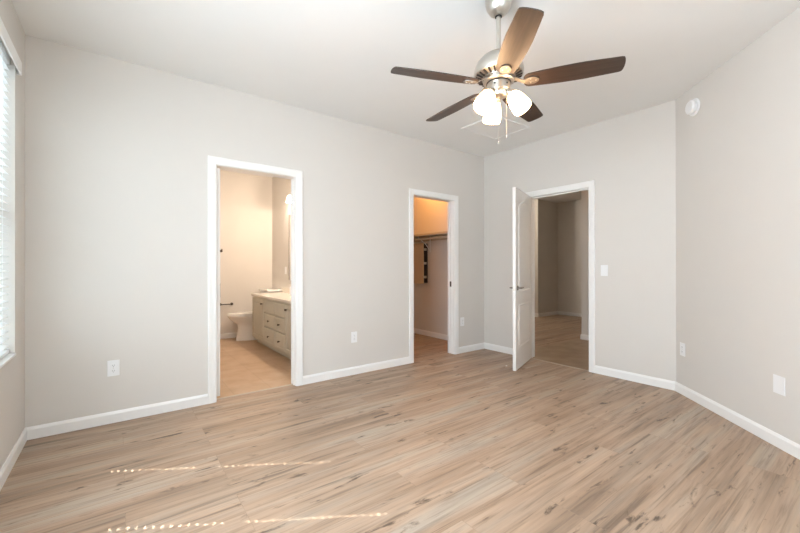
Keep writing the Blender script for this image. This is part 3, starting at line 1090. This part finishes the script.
# toilet paper holder and robe hook on the far wall
tp = empty('paper_holder', (-2.745, 3.02, 0.556), label='bronze toilet paper holder on the far bathroom wall', cat='paper holder')
for s in (-1, 1):
    MB().lathe([(0, 0.0005), (0.020, 0.0005), (0.020, 0.008), (0.009, 0.014), (0.009, 0.055), (0.012, 0.062), (0, 0.066)], 20, Matrix.Translation((s * 0.085, 0, 0)) @ Matrix.Rotation(R(90), 4, 'X')).build(
        'post', M_DARKMETAL, tp, smooth=True)
MB().tube([(-0.085, -0.053, 0), (0.085, -0.053, 0)], 0.008, 12).build('roller', M_DARKMETAL, tp, smooth=True)
hk = empty('robe_hook', (-2.815, 3.02, 1.413), label='small bronze robe hook high on the far bathroom wall', cat='hook')
MB().lathe([(0, 0.0005), (0.022, 0.0005), (0.020, 0.008), (0.008, 0.012), (0.008, 0.04), (0, 0.04)], 20, Matrix.Rotation(R(90), 4, 'X')).build('post', M_DARKMETAL, hk, smooth=True)
MB().tube([(0, -0.035, 0), (0, -0.05, 0.01), (0, -0.055, 0.03)], [0.006, 0.007, 0.009], 10).build('prong', M_DARKMETAL, hk, smooth=True)

# ------------------------------------------------------------------ closet
SZ = 1.655
sh = empty('closet_shelf', (-0.15, 1.05, SZ), label='long wooden shelf along the closet side wall', cat='shelf')
i2 = Matrix.Translation((0.15, -1.05, -SZ))
MB().box(-0.30, -0.002, T + 0.004, 1.99, SZ, SZ + 0.019, 0.001, i2).build('board', M_SHELF, sh)
MB().box(-0.305, -0.301, T + 0.004, 1.99, SZ - 0.012, SZ + 0.021, 0.001, i2).build('front_edge', M_SHELF, sh)
MB().box(-0.02, -0.002, T + 0.004, 1.99, SZ - 0.07, SZ - 0.001, 0.001, i2).build('cleat', M_SHELF, sh)
for yy in (1.12, 0.35):
    b = MB()
    b.box(-0.024, -0.021, yy - 0.012, yy + 0.012, SZ - 0.26, SZ - 0.001, 0, i2)
    b.tube([i2 @ Vector((-0.024, yy, SZ - 0.24)), i2 @ Vector((-0.12, yy, SZ - 0.13)), i2 @ Vector((-0.27, yy, SZ - 0.035)), i2 @ Vector((-0.29, yy, SZ - 0.004))], 0.006, 8)
    b.build('bracket', M_PLASTIC, sh, label='white shelf bracket')
MB().tube([i2 @ Vector((-0.255, T + 0.004, SZ - 0.055)), i2 @ Vector((-0.255, 1.99, SZ - 0.055))], 0.0155, 16).build('rod', M_SHELF, sh, smooth=True)
cb = empty('wall_box', (0, 1.36, 0.885), label='tall shallow beige box on the closet wall below the shelf', cat='wall box')
MB().box(-0.085, -0.0005, -0.15, 0.20, 0, 0.66, 0.002).build('body', M_BLACK, cb, label='dark open side of the box')
MB().box(-0.100, -0.086, -0.155, 0.21, -0.01, 0.665, 0.003).build('door', M_CLOSETBOX, cb)
for zz in (0.10, 0.33, 0.56):
    MB().box(-0.088, -0.030, -0.156, -0.1505, zz - 0.02, zz + 0.02).build('hinge', M_NICKEL, cb)
cl = empty('closet_light', (-0.40, 0.95, H), label='small lit ceiling globe inside the closet', cat='ceiling light')
MB().lathe([(0, -0.0005), (0.07, -0.0005), (0.07, -0.02), (0.05, -0.03), (0, -0.03)], 28).build('base', M_PLASTIC, cl, smooth=True)
MB().lathe([(0, -0.028), (0.05, -0.03), (0.075, -0.06), (0.075, -0.09), (0.05, -0.12), (0, -0.13)], 28).build('globe', M_GLOBE, cl, smooth=True)
ld = bpy.data.lights.new('closet_bulb_light', 'POINT')
ld.energy = 19
ld.color = (1.0, 0.43, 0.12)
ld.shadow_soft_size = 0.04
lo = bpy.data.objects.new('closet_bulb_light', ld)
COL.objects.link(lo)
lo.parent = cl
lo.location = (0, 0, -0.18)

# ------------------------------------------------------------------ hall lights
for (x, y, en, lab) in ((0.95, -1.75, 7, 'round lit ceiling light just outside the bedroom door'), (2.3, 2.1, 45, 'unseen ceiling light added deep in the hall to brighten its far walls')):  # the deep fixture is added, out of view, to brighten the far hall walls
    hl = empty('hall_light', (x, y, H), label=lab, cat='ceiling light')
    MB().lathe([(0, -0.0005), (0.13, -0.0005), (0.13, -0.02), (0, -0.02)], 32).build('base', M_NICKEL, hl, smooth=True)
    MB().lathe([(0.12, -0.02), (0.11, -0.05), (0.07, -0.08), (0, -0.09)], 32).build('bowl', M_SHADE_SMALL, hl, smooth=True)
    ld = bpy.data.lights.new('hall_bulb_light', 'POINT')
    ld.energy = en
    ld.color = (1.0, 0.60, 0.32) if y < 0 else (1.0, 0.87, 0.70)
    ld.shadow_soft_size = 0.08
    lo = bpy.data.objects.new('hall_bulb_light', ld)
    COL.objects.link(lo)
    lo.parent = hl
    lo.location = (0, 0, -0.16)
